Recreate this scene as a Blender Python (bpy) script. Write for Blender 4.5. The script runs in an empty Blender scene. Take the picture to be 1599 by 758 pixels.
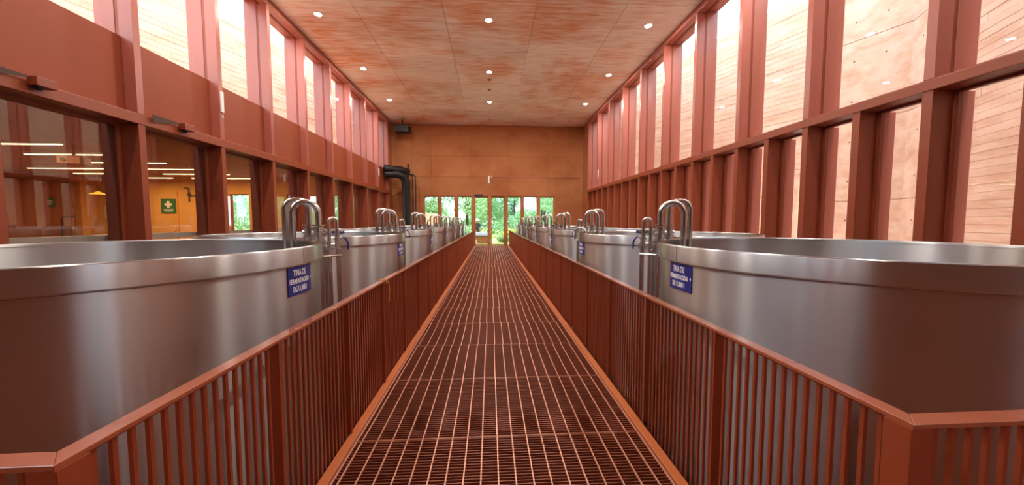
import bpy, bmesh, math, random
from mathutils import Vector, Matrix
random.seed(7)
C = bpy.context.scene.collection
PI = math.pi
# ------------------------------------------------------------------ camera
F = 545.0
YAW, PITCH, EYE = math.radians(3.511), math.radians(3.465), 1.57
cd = bpy.data.cameras.new('camera'); cam = bpy.data.objects.new('camera', cd); C.objects.link(cam)
cd.sensor_fit = 'HORIZONTAL'; cd.sensor_width = 36.0; cd.lens = 36.0 * F / 1599.0
cd.clip_start = 0.03; cd.clip_end = 300
cam.location = (0, 0, EYE); cam.rotation_euler = (PI/2 - PITCH, 0, -YAW)
bpy.context.scene.camera = cam
# ------------------------------------------------------------------ sky (bright thin cloud)
W = bpy.data.worlds.new('sky'); bpy.context.scene.world = W; W.use_nodes = True
nt = W.node_tree; nt.nodes.clear()
tc = nt.nodes.new('ShaderNodeTexCoord'); nz = nt.nodes.new('ShaderNodeTexNoise'); nz.inputs['Scale'].default_value = 2.2; nz.inputs['Detail'].default_value = 5
cr = nt.nodes.new('ShaderNodeValToRGB'); cr.color_ramp.elements[0].position = .38; cr.color_ramp.elements[0].color = (.60, .82, 1, 1)
cr.color_ramp.elements[1].position = .62; cr.color_ramp.elements[1].color = (.97, .98, 1, 1)
bg = nt.nodes.new('ShaderNodeBackground'); bg.inputs['Strength'].default_value = 2.4
wo = nt.nodes.new('ShaderNodeOutputWorld')
nt.links.new(tc.outputs['Generated'], nz.inputs['Vector']); nt.links.new(nz.outputs['Fac'], cr.inputs['Fac'])
nt.links.new(cr.outputs['Color'], bg.inputs['Color']); nt.links.new(bg.outputs[0], wo.inputs[0])
# sun: high, veiled by cloud
sl = bpy.data.lights.new('sun', 'SUN'); sl.energy = 3.3; sl.angle = math.radians(12); sl.color = (1, .94, .86)
so = bpy.data.objects.new('sun', sl); C.objects.link(so); so.rotation_euler = (math.radians(20), math.radians(1), 0)
DOWNLIGHT_W = 62.0
STRIP_W = 22.0
vs = bpy.context.scene.view_settings
vs.view_transform = 'Standard'; vs.look = 'None'; vs.gamma = 1.0; vs.use_curve_mapping = False; vs.exposure = 1.05

# ------------------------------------------------------------------ materials
def srgb(r, g, b):
    f = lambda c: (c/255/12.92) if c/255 <= .04045 else ((c/255+.055)/1.055)**2.4
    return (f(r), f(g), f(b), 1)
def mat(name, col, rough=.6, metal=0, spec=.5, var=0, vscale=3, bump=0, bscale=40, stretch=(1, 1, 1), col2=None, objvar=0, aniso=0, coat=0, emis=None, es=0, world=False, patch=0):
    m = bpy.data.materials.new(name); m.use_nodes = True
    n, l = m.node_tree.nodes, m.node_tree.links; p = n['Principled BSDF']
    p.inputs['Roughness'].default_value = rough; p.inputs['Metallic'].default_value = metal
    p.inputs['Specular IOR Level'].default_value = spec
    if coat: p.inputs['Coat Weight'].default_value = coat
    if aniso: p.inputs['Anisotropic'].default_value = aniso
    p.inputs['Base Color'].default_value = col
    if emis: p.inputs['Emission Color'].default_value = emis; p.inputs['Emission Strength'].default_value = es
    co = n.new('ShaderNodeTexCoord'); mp = n.new('ShaderNodeMapping'); mp.inputs['Scale'].default_value = stretch
    gp = n.new('ShaderNodeNewGeometry')
    l.new(gp.outputs['Position'] if world else co.outputs['Object'], mp.inputs['Vector'])
    last = None
    if var:
        t = n.new('ShaderNodeTexNoise'); t.inputs['Scale'].default_value = vscale; t.inputs['Detail'].default_value = 8; t.inputs['Roughness'].default_value = .62
        l.new(mp.outputs[0], t.inputs['Vector'])
        r = n.new('ShaderNodeMapRange'); r.inputs['From Min'].default_value = .32; r.inputs['From Max'].default_value = .68
        l.new(t.outputs['Fac'], r.inputs['Value'])
        x = n.new('ShaderNodeMix'); x.data_type = 'RGBA'
        x.inputs['A'].default_value = col; x.inputs['B'].default_value = col2 or tuple(c*(1-var) for c in col[:3])+(1,)
        fac = r.outputs[0]
        if patch:
            t3 = n.new('ShaderNodeTexNoise'); t3.inputs['Scale'].default_value = patch; t3.inputs['Detail'].default_value = 3
            l.new(gp.outputs['Position'], t3.inputs['Vector'])
            r3 = n.new('ShaderNodeMapRange'); r3.inputs['From Min'].default_value = .42; r3.inputs['From Max'].default_value = .62; r3.inputs['To Min'].default_value = -.45; r3.inputs['To Max'].default_value = .22
            l.new(t3.outputs['Fac'], r3.inputs['Value'])
            ad = n.new('ShaderNodeMath'); ad.operation = 'ADD'; ad.use_clamp = True; l.new(fac, ad.inputs[0]); l.new(r3.outputs[0], ad.inputs[1]); fac = ad.outputs[0]
        l.new(fac, x.inputs['Factor']); last = x.outputs['Result']
    if objvar:
        oi = n.new('ShaderNodeObjectInfo'); hs = n.new('ShaderNodeHueSaturation')
        mr = n.new('ShaderNodeMapRange'); mr.inputs['To Min'].default_value = 1-objvar; mr.inputs['To Max'].default_value = 1+objvar
        l.new(oi.outputs['Random'], mr.inputs['Value']); l.new(mr.outputs[0], hs.inputs['Value'])
        if last: l.new(last, hs.inputs['Color'])
        else: hs.inputs['Color'].default_value = col
        last = hs.outputs[0]
    if last: l.new(last, p.inputs['Base Color'])
    if bump:
        t2 = n.new('ShaderNodeTexNoise'); t2.inputs['Scale'].default_value = bscale; t2.inputs['Detail'].default_value = 6
        l.new(mp.outputs[0], t2.inputs['Vector'])
        b = n.new('ShaderNodeBump'); b.inputs['Strength'].default_value = bump; b.inputs['Distance'].default_value = .02
        l.new(t2.outputs['Fac'], b.inputs['Height']); l.new(b.outputs[0], p.inputs['Normal'])
    return m
M = {}
M['paint'] = mat('rust_red_painted_steel', srgb(142, 64, 36), .42, 0, .5, .1, 2.5)
M['fin'] = mat('rust_red_fin_sky_tint', srgb(168, 94, 80), .3, 0, .6, .08, 1.2)  # sky light mixed into this paler, pinker copy of the paint
M['spandrel'] = mat('rust_red_spandrel_sheet', srgb(142, 66, 40), .55, 0, .35, .06, 1.5)
M['flange'] = mat('orange_red_flange_paint', srgb(186, 100, 54), .4, 0, .4, .08, 4)
M['rail'] = mat('rust_red_railing_paint', srgb(164, 88, 58), .26, 0, .6, .06, 4, coat=.8)
M['bar'] = mat('rust_red_baluster_paint', srgb(146, 64, 34), .45, 0, .5)
M['grate'] = mat('rust_red_grating_steel', srgb(160, 88, 58), .45, 0, .5, .25, 1.3)
M['grate_dark'] = mat('dark_red_bearing_bar', srgb(140, 70, 44), .5, 0, .4, .25, 1.3)
M['rod'] = mat('pale_grating_rod', srgb(206, 140, 112), .4, .1, .5)  # paler than the bearing bars and end bars
M['ceil'] = mat('board_marked_red_concrete', srgb(244, 222, 208), .85, 0, .25, 1, 2.2, .6, 7, (.6, 5, 1), srgb(222, 148, 102), .07, world=True, patch=.45)
M['farwall'] = mat('orange_brown_concrete', srgb(180, 116, 74), .8, 0, .25, 1, .7, .2, 9, (1, 1, 1.3), srgb(162, 96, 56), .05, world=True, patch=.3)
M['outer'] = mat('pink_board_formed_concrete', srgb(222, 188, 168), .9, 0, .2, 1, 1.6, .3, 14, (1, 1, 1.6), srgb(196, 150, 124))
M['board'] = mat('pink_form_board_face', srgb(224, 190, 170), .9, 0, .2, 1, 1.4, .3, 12, (.6, .6, 2.5), srgb(200, 154, 128))
M['steel'] = None
M['dark'] = mat('dark_red_concrete_floor', srgb(70, 36, 28), .6, 0, .4, .3, 1)
M['black'] = mat('black_insulation', srgb(26, 22, 22), .5, 0, .5)
M['white'] = mat('white_plastic', srgb(232, 230, 224), .45)
M['blue'] = mat('navy_blue_enamel', srgb(38, 48, 132), .4, 0, .5)
M['letter'] = mat('white_lettering', srgb(245, 245, 245), .5)
M['bluehandle'] = mat('blue_rubber_grip', srgb(22, 44, 140), .45)
M['orange'] = mat('warm_ochre_plaster', srgb(238, 176, 100), .8, 0, .3, .15, .8)
M['roomceil'] = mat('brown_pink_room_ceiling', srgb(168, 120, 98), .85, 0, .3, .15, .8)
M['brown'] = mat('brown_room_wall', srgb(150, 92, 62), .8, 0, .3, .15, .8)
M['green'] = mat('green_sign', srgb(24, 108, 62), .5)
M['yellow'] = mat('yellow_strap', srgb(214, 170, 40), .5)
M['leaf'] = mat('fresh_green_leaves', srgb(184, 214, 168), .6, 0, .3, 1, .9, 0, 10, (1, 1, 1), srgb(118, 168, 108))
M['leaf2'] = mat('blue_green_leaves', srgb(184, 222, 184), .6, 0, .3, 1, .9, 0, 10, (1, 1, 1), srgb(132, 182, 142))
M['leaf3'] = mat('yellow_green_shrub_leaves', srgb(216, 216, 120), .55, 0, .3, 1, 1.4, 0, 10, (1, 1, 1), srgb(110, 160, 60))
M['bark'] = mat('grey_brown_bark', srgb(98, 84, 70), .9, 0, .2, .4, 6, .5, 20, (1, 1, .2))
M['ground'] = mat('pale_gravel_ground', srgb(206, 200, 186), .9, 0, .2, 1, .8, .2, 30, (1, 1, 1), srgb(150, 178, 112))
M['paving'] = mat('pale_paving', srgb(236, 230, 222), .8, 0, .3, .1, 1)
M['lawn'] = mat('bright_lawn', srgb(190, 206, 130), .95, 0, .1, 1, 2.5, .3, 60, (1, 1, 1), srgb(132, 168, 92))
M['cloth_dark'] = mat('dark_shirt_cloth', srgb(48, 52, 62), .85)
M['cloth_white'] = mat('white_trouser_cloth', srgb(222, 220, 214), .85)
M['skin'] = mat('skin', srgb(178, 122, 92), .5)
M['hat'] = mat('straw_white_hat', srgb(238, 232, 220), .8)
M['brick'] = mat('pinkish_brick', srgb(186, 124, 98), .85, 0, .2, .2, 3, .2, 30, objvar=.08)
M['slab'] = mat('grey_stone_slab', srgb(132, 134, 140), .6, 0, .3, .2, 3)
M['paper'] = mat('paper', srgb(232, 214, 178), .7)
M['lens_on'] = mat('lit_lamp_lens', (1, 1, 1, 1), .5, emis=(1, .96, .82, 1), es=60)
M['strip_on'] = mat('lit_strip_lens', (1, 1, 1, 1), .5, emis=(1, .70, .28, 1), es=3.2)
M['lens_off'] = mat('unlit_lamp_lens', srgb(150, 104, 84), .4)
M['sill'] = mat('grey_worktop', srgb(196, 186, 176), .4, 0, .5)
M['worn_and_shadow'] = mat('brown_mark_and_shadow', srgb(70, 46, 38), .7)
def steel(name, rough, col, streak=(14, 14, .5), aniso=0):
    m = bpy.data.materials.new(name); m.use_nodes = True; n, l = m.node_tree.nodes, m.node_tree.links; p = n['Principled BSDF']
    p.inputs['Metallic'].default_value = 1; p.inputs['Roughness'].default_value = rough
    co = n.new('ShaderNodeTexCoord'); mp = n.new('ShaderNodeMapping'); mp.inputs['Scale'].default_value = streak; l.new(co.outputs['Object'], mp.inputs[0])
    t = n.new('ShaderNodeTexNoise'); t.inputs['Scale'].default_value = .9; t.inputs['Detail'].default_value = 6; l.new(mp.outputs[0], t.inputs['Vector'])
    r = n.new('ShaderNodeMapRange'); r.inputs['From Min'].default_value = .3; r.inputs['From Max'].default_value = .7
    r.inputs['To Min'].default_value = rough-.03; r.inputs['To Max'].default_value = rough+.05; l.new(t.outputs['Fac'], r.inputs['Value']); l.new(r.outputs[0], p.inputs['Roughness'])
    x = n.new('ShaderNodeMix'); x.data_type = 'RGBA'; x.inputs['A'].default_value = col; x.inputs['B'].default_value = tuple(c*.86 for c in col[:3])+(1,)
    l.new(t.outputs['Fac'], x.inputs['Factor']); l.new(x.outputs['Result'], p.inputs['Base Color'])
    if aniso:
        p.inputs['Anisotropic'].default_value = aniso; p.inputs['Anisotropic Rotation'].default_value = .25
        tg = n.new('ShaderNodeTangent'); tg.direction_type = 'RADIAL'; tg.axis = 'Z'; l.new(tg.outputs[0], p.inputs['Tangent'])
    return m
M['steel'] = steel('brushed_stainless_sheet', .31, (.60, .60, .605, 1), (2.2, 2.2, .12), 1.0)
M['pipe'] = steel('polished_stainless_pipe', .2, (.66, .64, .61, 1))
def glass(name, tint=(1, 1, 1, 1), boost=1.0):
    m = bpy.data.materials.new(name); m.use_nodes = True; n, l = m.node_tree.nodes, m.node_tree.links; n.clear()
    o = n.new('ShaderNodeOutputMaterial'); mx = n.new('ShaderNodeMixShader'); tr = n.new('ShaderNodeBsdfTransparent'); g = n.new('ShaderNodeBsdfGlossy')
    g.inputs['Roughness'].default_value = 0.0; tr.inputs['Color'].default_value = tint
    ge = n.new('ShaderNodeNewGeometry'); dp = n.new('ShaderNodeVectorMath'); dp.operation = 'DOT_PRODUCT'
    l.new(ge.outputs['Incoming'], dp.inputs[0]); l.new(ge.outputs['Normal'], dp.inputs[1])
    def mth(op, a, b_=None, clamp=False):
        q = n.new('ShaderNodeMath'); q.operation = op; q.use_clamp = clamp
        for i_, z in enumerate((a, b_)):
            if z is None: continue
            if isinstance(z, (int, float)): q.inputs[i_].default_value = z
            else: l.new(z, q.inputs[i_])
        return q.outputs[0]
    c_ = mth('ABSOLUTE', dp.outputs['Value']); sch = mth('ADD', mth('MULTIPLY', mth('POWER', mth('SUBTRACT', 1.0, c_), 5.0), .96), .04)
    l.new(mth('MULTIPLY', sch, boost, True), mx.inputs[0])
    l.new(tr.outputs[0], mx.inputs[1]); l.new(g.outputs[0], mx.inputs[2]); l.new(mx.outputs[0], o.inputs[0])
    return m
M['glass'] = glass('clear_glass', (.97, .98, .98, 1), .6)
M['glass_low'] = glass('room_glass', (.95, .95, .93, 1), 2.6)

# ------------------------------------------------------------------ mesh helpers
class MB:
    def __init__(s): s.v = []; s.f = []; s.sm = []; s.ang = .7
    def box(s, x0, x1, y0, y1, z0, z1):
        b = len(s.v)
        s.v += [(x0,y0,z0),(x1,y0,z0),(x1,y1,z0),(x0,y1,z0),(x0,y0,z1),(x1,y0,z1),(x1,y1,z1),(x0,y1,z1)]
        for q in ((0,3,2,1),(4,5,6,7),(0,1,5,4),(1,2,6,5),(2,3,7,6),(3,0,4,7)): s.f.append(tuple(b+i for i in q)); s.sm.append(False)
        return s
    def boxm(s, mtx, sx, sy, sz):
        b = len(s.v)
        for p in ((-1,-1,-1),(1,-1,-1),(1,1,-1),(-1,1,-1),(-1,-1,1),(1,-1,1),(1,1,1),(-1,1,1)):
            s.v.append(tuple(mtx @ Vector((p[0]*sx/2, p[1]*sy/2, p[2]*sz/2))))
        for q in ((0,3,2,1),(4,5,6,7),(0,1,5,4),(1,2,6,5),(2,3,7,6),(3,0,4,7)): s.f.append(tuple(b+i for i in q)); s.sm.append(False)
        return s
    def prism(s, pts, z0, z1):
        b = len(s.v); n = len(pts)
        s.v += [(x, y, z0) for x, y in pts] + [(x, y, z1) for x, y in pts]
        s.f.append(tuple(b+i for i in range(n))[::-1]); s.f.append(tuple(b+n+i for i in range(n))); s.sm += [False]*2
        for i in range(n):
            j = (i+1) % n; s.f.append((b+i, b+j, b+n+j, b+n+i)); s.sm.append(False)
        return s
    def tube(s, pts, r, seg=12, cap=True):
        pts = [Vector(p) for p in pts]; rs = r if isinstance(r, (list, tuple)) else [r]*len(pts)
        b = len(s.v); t0 = (pts[1]-pts[0]).normalized(); up = Vector((0,0,1)) if abs(t0.z) < .9 else Vector((1,0,0))
        nrm = t0.cross(up).normalized()
        for i, p in enumerate(pts):
            if i == 0: t = t0
            elif i == len(pts)-1: t = (pts[i]-pts[i-1]).normalized()
            else: t = ((pts[i]-pts[i-1]).normalized() + (pts[i+1]-pts[i]).normalized()).normalized()
            nrm = (nrm - t*nrm.dot(t)).normalized(); bi = t.cross(nrm)
            for k in range(seg):
                a = 2*PI*k/seg; s.v.append(tuple(p + (nrm*math.cos(a) + bi*math.sin(a))*rs[i]))
        for i in range(len(pts)-1):
            for k in range(seg):
                k2 = (k+1) % seg; s.f.append((b+i*seg+k, b+i*seg+k2, b+(i+1)*seg+k2, b+(i+1)*seg+k)); s.sm.append(True)
        if cap:
            s.f.append(tuple(b+k for k in range(seg))[::-1]); e = b+(len(pts)-1)*seg; s.f.append(tuple(e+k for k in range(seg))); s.sm += [False]*2
        return s
    def lathe(s, prof, seg=48, c=(0,0,0), a0=0, a1=2*PI, smooth=True):
        if seg >= 24: s.ang = .3
        b = len(s.v); full = abs(a1-a0-2*PI) < 1e-6; n = seg if full else seg+1
        for r, z in prof:
            for k in range(n):
                a = a0+(a1-a0)*k/seg; s.v.append((c[0]+r*math.cos(a), c[1]+r*math.sin(a), c[2]+z))
        for i in range(len(prof)-1):
            for k in range(seg):
                k2 = (k+1) % n; s.f.append((b+i*n+k, b+i*n+k2, b+(i+1)*n+k2, b+(i+1)*n+k)); s.sm.append(smooth)
        return s
    def mesh(s, name, m, bevel=0):
        me = bpy.data.meshes.new(name); me.from_pydata(s.v, [], s.f); me.polygons.foreach_set('use_smooth', s.sm)
        if any(s.sm):
            bm = bmesh.new(); bm.from_mesh(me); bmesh.ops.remove_doubles(bm, verts=bm.verts, dist=1e-6); 
            for e in bm.edges:
                if len(e.link_faces) == 2 and e.calc_face_angle(0) > s.ang: e.smooth = False
            bm.to_mesh(me); bm.free()
        me.materials.append(M[m] if isinstance(m, str) else m); return me
    def obj(s, name, m, parent=None, loc=None, bevel=0, kind=None):
        return put(name, s.mesh(name, m), parent, loc, bevel, kind)
def put(name, me, parent=None, loc=None, bevel=0, kind=None, rot=None):
    o = bpy.data.objects.new(name, me); C.objects.link(o)
    if parent: o.parent = parent
    if loc: o.location = loc
    if rot: o.rotation_euler = rot
    if bevel:
        b = o.modifiers.new('bevel', 'BEVEL'); b.width = bevel; b.segments = 2; b.limit_method = 'ANGLE'
    if kind: o['kind'] = kind
    return o
def thing(name, label, cat, loc=(0,0,0), rot=0, group=None):
    o = bpy.data.objects.new(name, None); C.objects.link(o); o.empty_display_size = .1
    o.location = loc; o.rotation_euler = (0, 0, rot); o['label'] = label; o['category'] = cat
    if group: o['group'] = group
    return o
def tag(o, label, cat, group=None):
    o['label'] = label; o['category'] = cat
    if group: o['group'] = group
    return o
def struct(name, mb, m, bevel=0): return mb.obj(name, m, None, None, bevel, 'structure')
def sroot(name, loc=(0,0,0)):
    o = bpy.data.objects.new(name, None); C.objects.link(o); o.location = loc; o['kind'] = 'structure'; return o
def text_mesh(txt, size):
    cu = bpy.data.curves.new('t', 'FONT'); cu.body = txt; cu.size = size; cu.align_x = 'CENTER'; cu.align_y = 'CENTER'; cu.extrude = .0006; cu.resolution_u = 3; cu.offset = size*.018
    o = bpy.data.objects.new('t', cu); C.objects.link(o); bpy.context.view_layer.update()
    me = bpy.data.meshes.new_from_object(o.evaluated_get(bpy.context.evaluated_depsgraph_get())); bpy.data.objects.remove(o); return me

# ------------------------------------------------------------------ room dimensions (z = 0 is the walkway)
XL, XR, YF, YB = -6.05, 5.88, 22.6, -9.6
ZC, ZF = 7.65, -1.9
ZS = 4.70                       # sill of the left clerestory
LK = [6.57 + 1.86*k for k in range(-8, 9)]        # left fins (centre y)
RK = [4.46 + 1.84*k for k in range(-7, 10)]       # right fins

# ---- shell
struct('floor', MB().box(-7.2, 7.2, YB-.3, YF+.3, ZF-.2, ZF), 'dark')
ce = struct('ceiling', MB().box(-6.75, 6.6, YB, YF+.3, ZC+.028, ZC+.35), 'ceil')
xs = [XL, -3.86, -1.33, 1.33, 3.86, XR]
for i in range(5):
    y = YB
    j = 0
    pm = MB().box(0, xs[i+1]-xs[i]-.012, 0, 1.21, 0, .03).mesh('concrete_panel', 'ceil')
    while y < YF-.1:
        put('concrete_panel', pm, ce, (xs[i]+.006, y, ZC + random.choice((0, .002, .004)))); y += 1.22
# far wall, around the glazed band
wf = sroot('wall_far')
GX0, GX1, GT = -4.30, 4.25, 3.17
MB().box(-6.75, GX0, YF, YF+.3, ZF, ZC).obj('wall_side', 'farwall', wf)
MB().box(GX1, 6.6, YF, YF+.3, ZF, ZC).obj('wall_side', 'farwall', wf)
MB().box(GX0, GX1, YF, YF+.3, GT, ZC).obj('wall_top', 'farwall', wf)
MB().box(GX0, GX1, YF, YF+.3, ZF, -.03).obj('wall_base', 'farwall', wf)
colx = [-5.85, -4.95, -3.72, -1.25, 1.22, 3.69, 5.0, 5.78]
for a, b in zip(colx[:-1], colx[1:]):
    for z0, z1 in ((GT+.06, 4.40), (4.40, 5.70), (5.70, 6.98), (6.98, ZC)):
        MB().box(a+.01, b-.01, YF-.016-random.random()*.006, YF+.01, z0+.01, z1-.01).obj('concrete_panel', 'farwall', wf)
# glazed band: 8 panes, the two middle ones are the doors
def ux(px): return YF*math.tan(math.atan((px-799.5)/F)+YAW)
edges = [(663,684.4),(688.9,710.2),(715.3,736.7),(741.4,762.5),(766.8,787.9),(792.2,813.6),(817.6,838.7),(843,864.5)]
pan = [(ux(a), ux(b)) for a, b in edges]
gw = sroot('window_1')
for i, (a, b) in enumerate(pan):
    if i in (3, 4): continue
    MB().box(a, b, YF+.13, YF+.142, .04, GT-.03).obj('pane', 'glass', gw)
    for (p, q, r_, t_) in ((a, a+.035, 0, GT-.0), (b-.035, b, 0, GT), (a, b, GT-.05, GT), (a, b, 0, .05)):
        pass
    MB().box(a-.004, a+.03, YF+.1, YF+.18, 0, GT).box(b-.03, b+.004, YF+.1, YF+.18, 0, GT).box(a+.03, b-.03, YF+.1, YF+.18, GT-.05, GT).box(a+.03, b-.03, YF+.1, YF+.18, 0, .05).obj('frame', 'farwall', gw)
px_ = [GX0] + [x for ab in pan for x in ab] + [GX1]
for i in range(0, len(px_), 2):
    MB().box(px_[i]+.004, px_[i+1]-.004, YF-.03, YF+.26, -.03, GT).obj('mullion', 'farwall', gw, bevel=.006)
for n_, i in ((1, 3), (2, 4)):
    a, b = pan[i]; d = sroot('door_%d' % n_)
    MB().box(a+.05, b-.05, YF+.13, YF+.142, .09, GT-.08).obj('pane', 'glass', d)
    MB().box(a+.002, a+.05, YF+.08, YF+.2, 0, GT-.01).box(b-.05, b-.002, YF+.08, YF+.2, 0, GT-.01).box(a+.05, b-.05, YF+.08, YF+.2, GT-.08, GT-.01).box(a+.05, b-.05, YF+.08, YF+.2, 0, .09).obj('frame', 'farwall', d)
    hx = b-.026 if i == 3 else a+.026
    MB().tube([(hx, YF+.05, .95), (hx, YF+.05, 1.35)], .012, 8).tube([(hx, YF+.05, .99), (hx, YF+.09, .99)], .008, 6).tube([(hx, YF+.05, 1.31), (hx, YF+.09, 1.31)], .008, 6).obj('handle', 'pipe', d)
# wall behind the camera, solid, and kept dark to dim the tank reflections
wb = sroot('wall_back')
MB().box(-6.75, -1.1, YB-.3, YB, ZF, ZC).box(1.1, 6.6, YB-.3, YB, ZF, ZC).box(-1.1, 1.1, YB-.3, YB, 2.6, ZC).box(-1.1, 1.1, YB-.3, YB, ZF, -.03).obj('wall_panel', 'dark', wb)
MB().box(-1.1, -1.02, YB-.2, YB+.02, 0, 2.6).box(1.02, 1.1, YB-.2, YB+.02, 0, 2.6).box(-1.02, 1.02, YB-.2, YB+.02, 2.52, 2.6).obj('door_frame', 'dark', wb)
MB().box(-1.02, 1.02, YB-.12, YB-.06, 0, 2.52).obj('door_leaf', 'dark', wb)

# ---- side walls with deep fins
def side_wall(name, s, X, ks, wall_solid_to):
    """s=-1 left, +1 right; X is the plane of the fins' room-side edge"""
    w = sroot(name, (0, 0, 0))
    def B(a, b, y0, y1, z0, z1): return MB().box(min(X+s*a, X+s*b), max(X+s*a, X+s*b), y0, y1, z0, z1)
    # base under the windows
    B(.10, .62, YB, YF, ZF, .20).obj('wall_base', 'farwall', w)
    B(.04, .62, YB, YF, .20, .30).obj('sill', 'paint', w, bevel=.004)
    # solid end
    B(.12, .7, ks[-1]+.05, YF, .30, ZC).obj('wall_end', 'farwall', w)
    # transom + head
    zt0, zt1 = (3.25, 3.42) if s < 0 else (3.32, 3.46)
    B(-.01, .24, YB, ks[-1]+.06, zt0, zt1).obj('transom', 'paint', w, bevel=.006)
    B(.005, .24, YB, ks[-1]+.06, zt1, zt1+.012).obj('transom_lip', 'paint', w)
    B(.24, .52, YB, ks[-1]+.06, zt0, zt1-.02).obj('transom', 'fin', w)
    B(-.005, .24, YB, ks[-1]+.06, ZC-.17, ZC+.01).obj('head_beam', 'fin', w, bevel=.006)
    B(.24, .60, YB, ks[-1]+.06, ZC-.12, ZC+.01).obj('head_beam', 'fin', w)
    fz0 = zt1+.012; fh = ZC-.17
    core = MB().box(-.03, .03, -.022, .022, 0, 1)
    fi = B(.0, .22, -.06, .06, fz0, fh); fi.v = [(x-X, y, z) for x, y, z in fi.v]; fim = fi.mesh('fin_inner', 'fin')
    fe = B(.28, .60, -.06, .06, fz0, fh+.03); fe.v = [(x-X, y, z) for x, y, z in fe.v]; fem = fe.mesh('fin_outer', 'fin')
    fc = B(.22, .28, -.03, .03, fz0, fh); fc.v = [(x-X, y, z) for x, y, z in fc.v]; fcm = fc.mesh('glazing_bar', 'paint')
    for y in ks:
        for nm, me in (('fin', fim), ('outer_fin', fem), ('glazing_bar', fcm)):
            put(nm, me, w, (X, y, 0), bevel=.004)
    low = ks if s < 0 else sorted(ks + [k+.92 for k in ks[:-1]])
    pi_ = B(.0, .30, -.06, .06, .30, zt0); pi_.v = [(x-X, y, z) for x, y, z in pi_.v]; pim = pi_.mesh('post', 'paint')
    po = B(.36, .62, -.055, .055, .30, zt0); po.v = [(x-X, y, z) for x, y, z in po.v]; pom = po.mesh('outer_post', 'fin')
    pc = B(.30, .36, -.075, .075, .30, zt0); pc.v = [(x-X, y, z) for x, y, z in pc.v]; pcm = pc.mesh('glazing_bar', 'paint')
    for y in low:
        for nm, me in (('post', pim), ('outer_post', pom), ('glazing_bar', pcm)):
            put(nm, me, w, (X, y, 0), bevel=.004)
    if s < 0:
        for a, b in zip(ks[:-1], ks[1:]):
            B(.19, .27, a+.061, b-.061, zt1+.012, ZS).obj('spandrel_panel', 'spandrel', w)
    return w, low, zt0, zt1
wl, lowL, zl0, zl1 = side_wall('wall_left', -1, XL, LK, 0)
wr, lowR, zr0, zr1 = side_wall('wall_right', 1, XR, RK, 0)
wn = [1]
def window(s, X, dist, y0, y1, z0, z1, gm, fr=.035):
    wn[0] += 1; r = sroot('window_%d' % wn[0], (X+s*dist, (y0+y1)/2, z0))
    h = (y1-y0)/2; H = z1-z0
    MB().box(-.006, .006, -h+fr, h-fr, fr, H-fr).obj('pane', gm, r)
    MB().box(-.03, .03, -h, -h+fr, 0, H).box(-.03, .03, h-fr, h, 0, H).box(-.03, .03, -h+fr, h-fr, 0, fr).box(-.03, .03, -h+fr, h-fr, H-fr, H).obj('frame', 'paint', r)
for a, b in zip(LK[:-1], LK[1:]):
    window(-1, XL, .25, a+.03, b-.03, ZS, ZC-.17, 'glass', .02)
    window(-1, XL, .33, a+.075, b-.075, .30, zl0, 'glass_low', .05)
for a, b in zip(RK[:-1], RK[1:]): window(1, XR, .25, a+.03, b-.03, zr1+.012, ZC-.17, 'glass', .02)
for a, b in zip(lowR[:-1], lowR[1:]): window(1, XR, .33, a+.075, b-.075, .30, zr0, 'glass', .04)

# ------------------------------------------------------------------ outer courtyard walls (angled, board formed)
def outer_wall(name, p0, p1, z0, z1, gaps=(), boards=True, smooth_from=None, side=1):
    """wall from p0 to p1; the face towards the hall lies on that line, the body behind it"""
    p0, p1 = Vector(p0), Vector(p1); L = (p1-p0).length; d = (p1-p0).normalized()
    w = sroot(name, (p0.x, p0.y, 0)); w.rotation_euler = (0, 0, math.atan2(d.y, d.x))
    t = .3*side
    segs = []; x = 0
    for g0, g1, gz in gaps:
        segs.append((x, g0, z0, z1)); segs.append((g0, g1, gz, z1)); x = g1
    segs.append((x, L, z0, z1))
    for a, b, q0, q1 in segs: MB().box(a, b, min(0, t), max(0, t), q0, q1).obj('concrete_body', 'outer', w)
    if boards:
        mb = MB(); z = z0; bh = .17
        while z < z1-.02:
            x = -random.random()*2
            zz = min(z+bh, z1)
            while x < L:
                a, b = max(x, 0), min(x+2.6, L)
                ok = b > a+.05 and not (smooth_from and a >= smooth_from[0] and b <= smooth_from[1])
                if ok:
                    if smooth_from:
                        if a < smooth_from[0] < b: b = smooth_from[0]
                        if a < smooth_from[1] < b: a = smooth_from[1]
                    for g0, g1, gz in gaps:
                        if z < gz and a < g1 and b > g0: ok = False
                    if ok and b > a:
                        k = -side*(.004+random.random()*.012)
                        mb.box(a+.002, b-.002, min(k, side*.01), max(k, side*.01), z+.006, zz-.004)
                x += 2.6
            z += bh
        mb.obj('form_boards', 'board', w, kind='stuff')
    if smooth_from:
        a0, a1 = smooth_from; n = max(1, round((a1-a0)/2.4)); st = (a1-a0)/n
        for i in range(n):
            z = z0
            while z < z1-.1:
                zz = min(z+2.4, z1)
                MB().box(a0+i*st+.01, a0+(i+1)*st-.01, min(-side*.02, 0), max(-side*.02, 0), z+.01, zz-.01).obj('concrete_panel', 'outer', w)
                for hx in (.3, .7):
                    for hz in (.25, .75):
                        cxh = a0+(i+hx)*st; cz = z+(zz-z)*hz
                        mb2 = MB().tube([(cxh, -side*.022, cz), (cxh, -side*.016, cz)], .022, 8); mb2.obj('tie_hole', 'worn_and_shadow', w)
                z += 2.4
    return w
Rc = (11.47, 9.1)
outer_wall('wall_court_right', (6.78, 21.6), Rc, -.2, 9.16, gaps=((10.82, 11.35, 3.15),), smooth_from=(11.6, 13.36), side=1)
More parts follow.
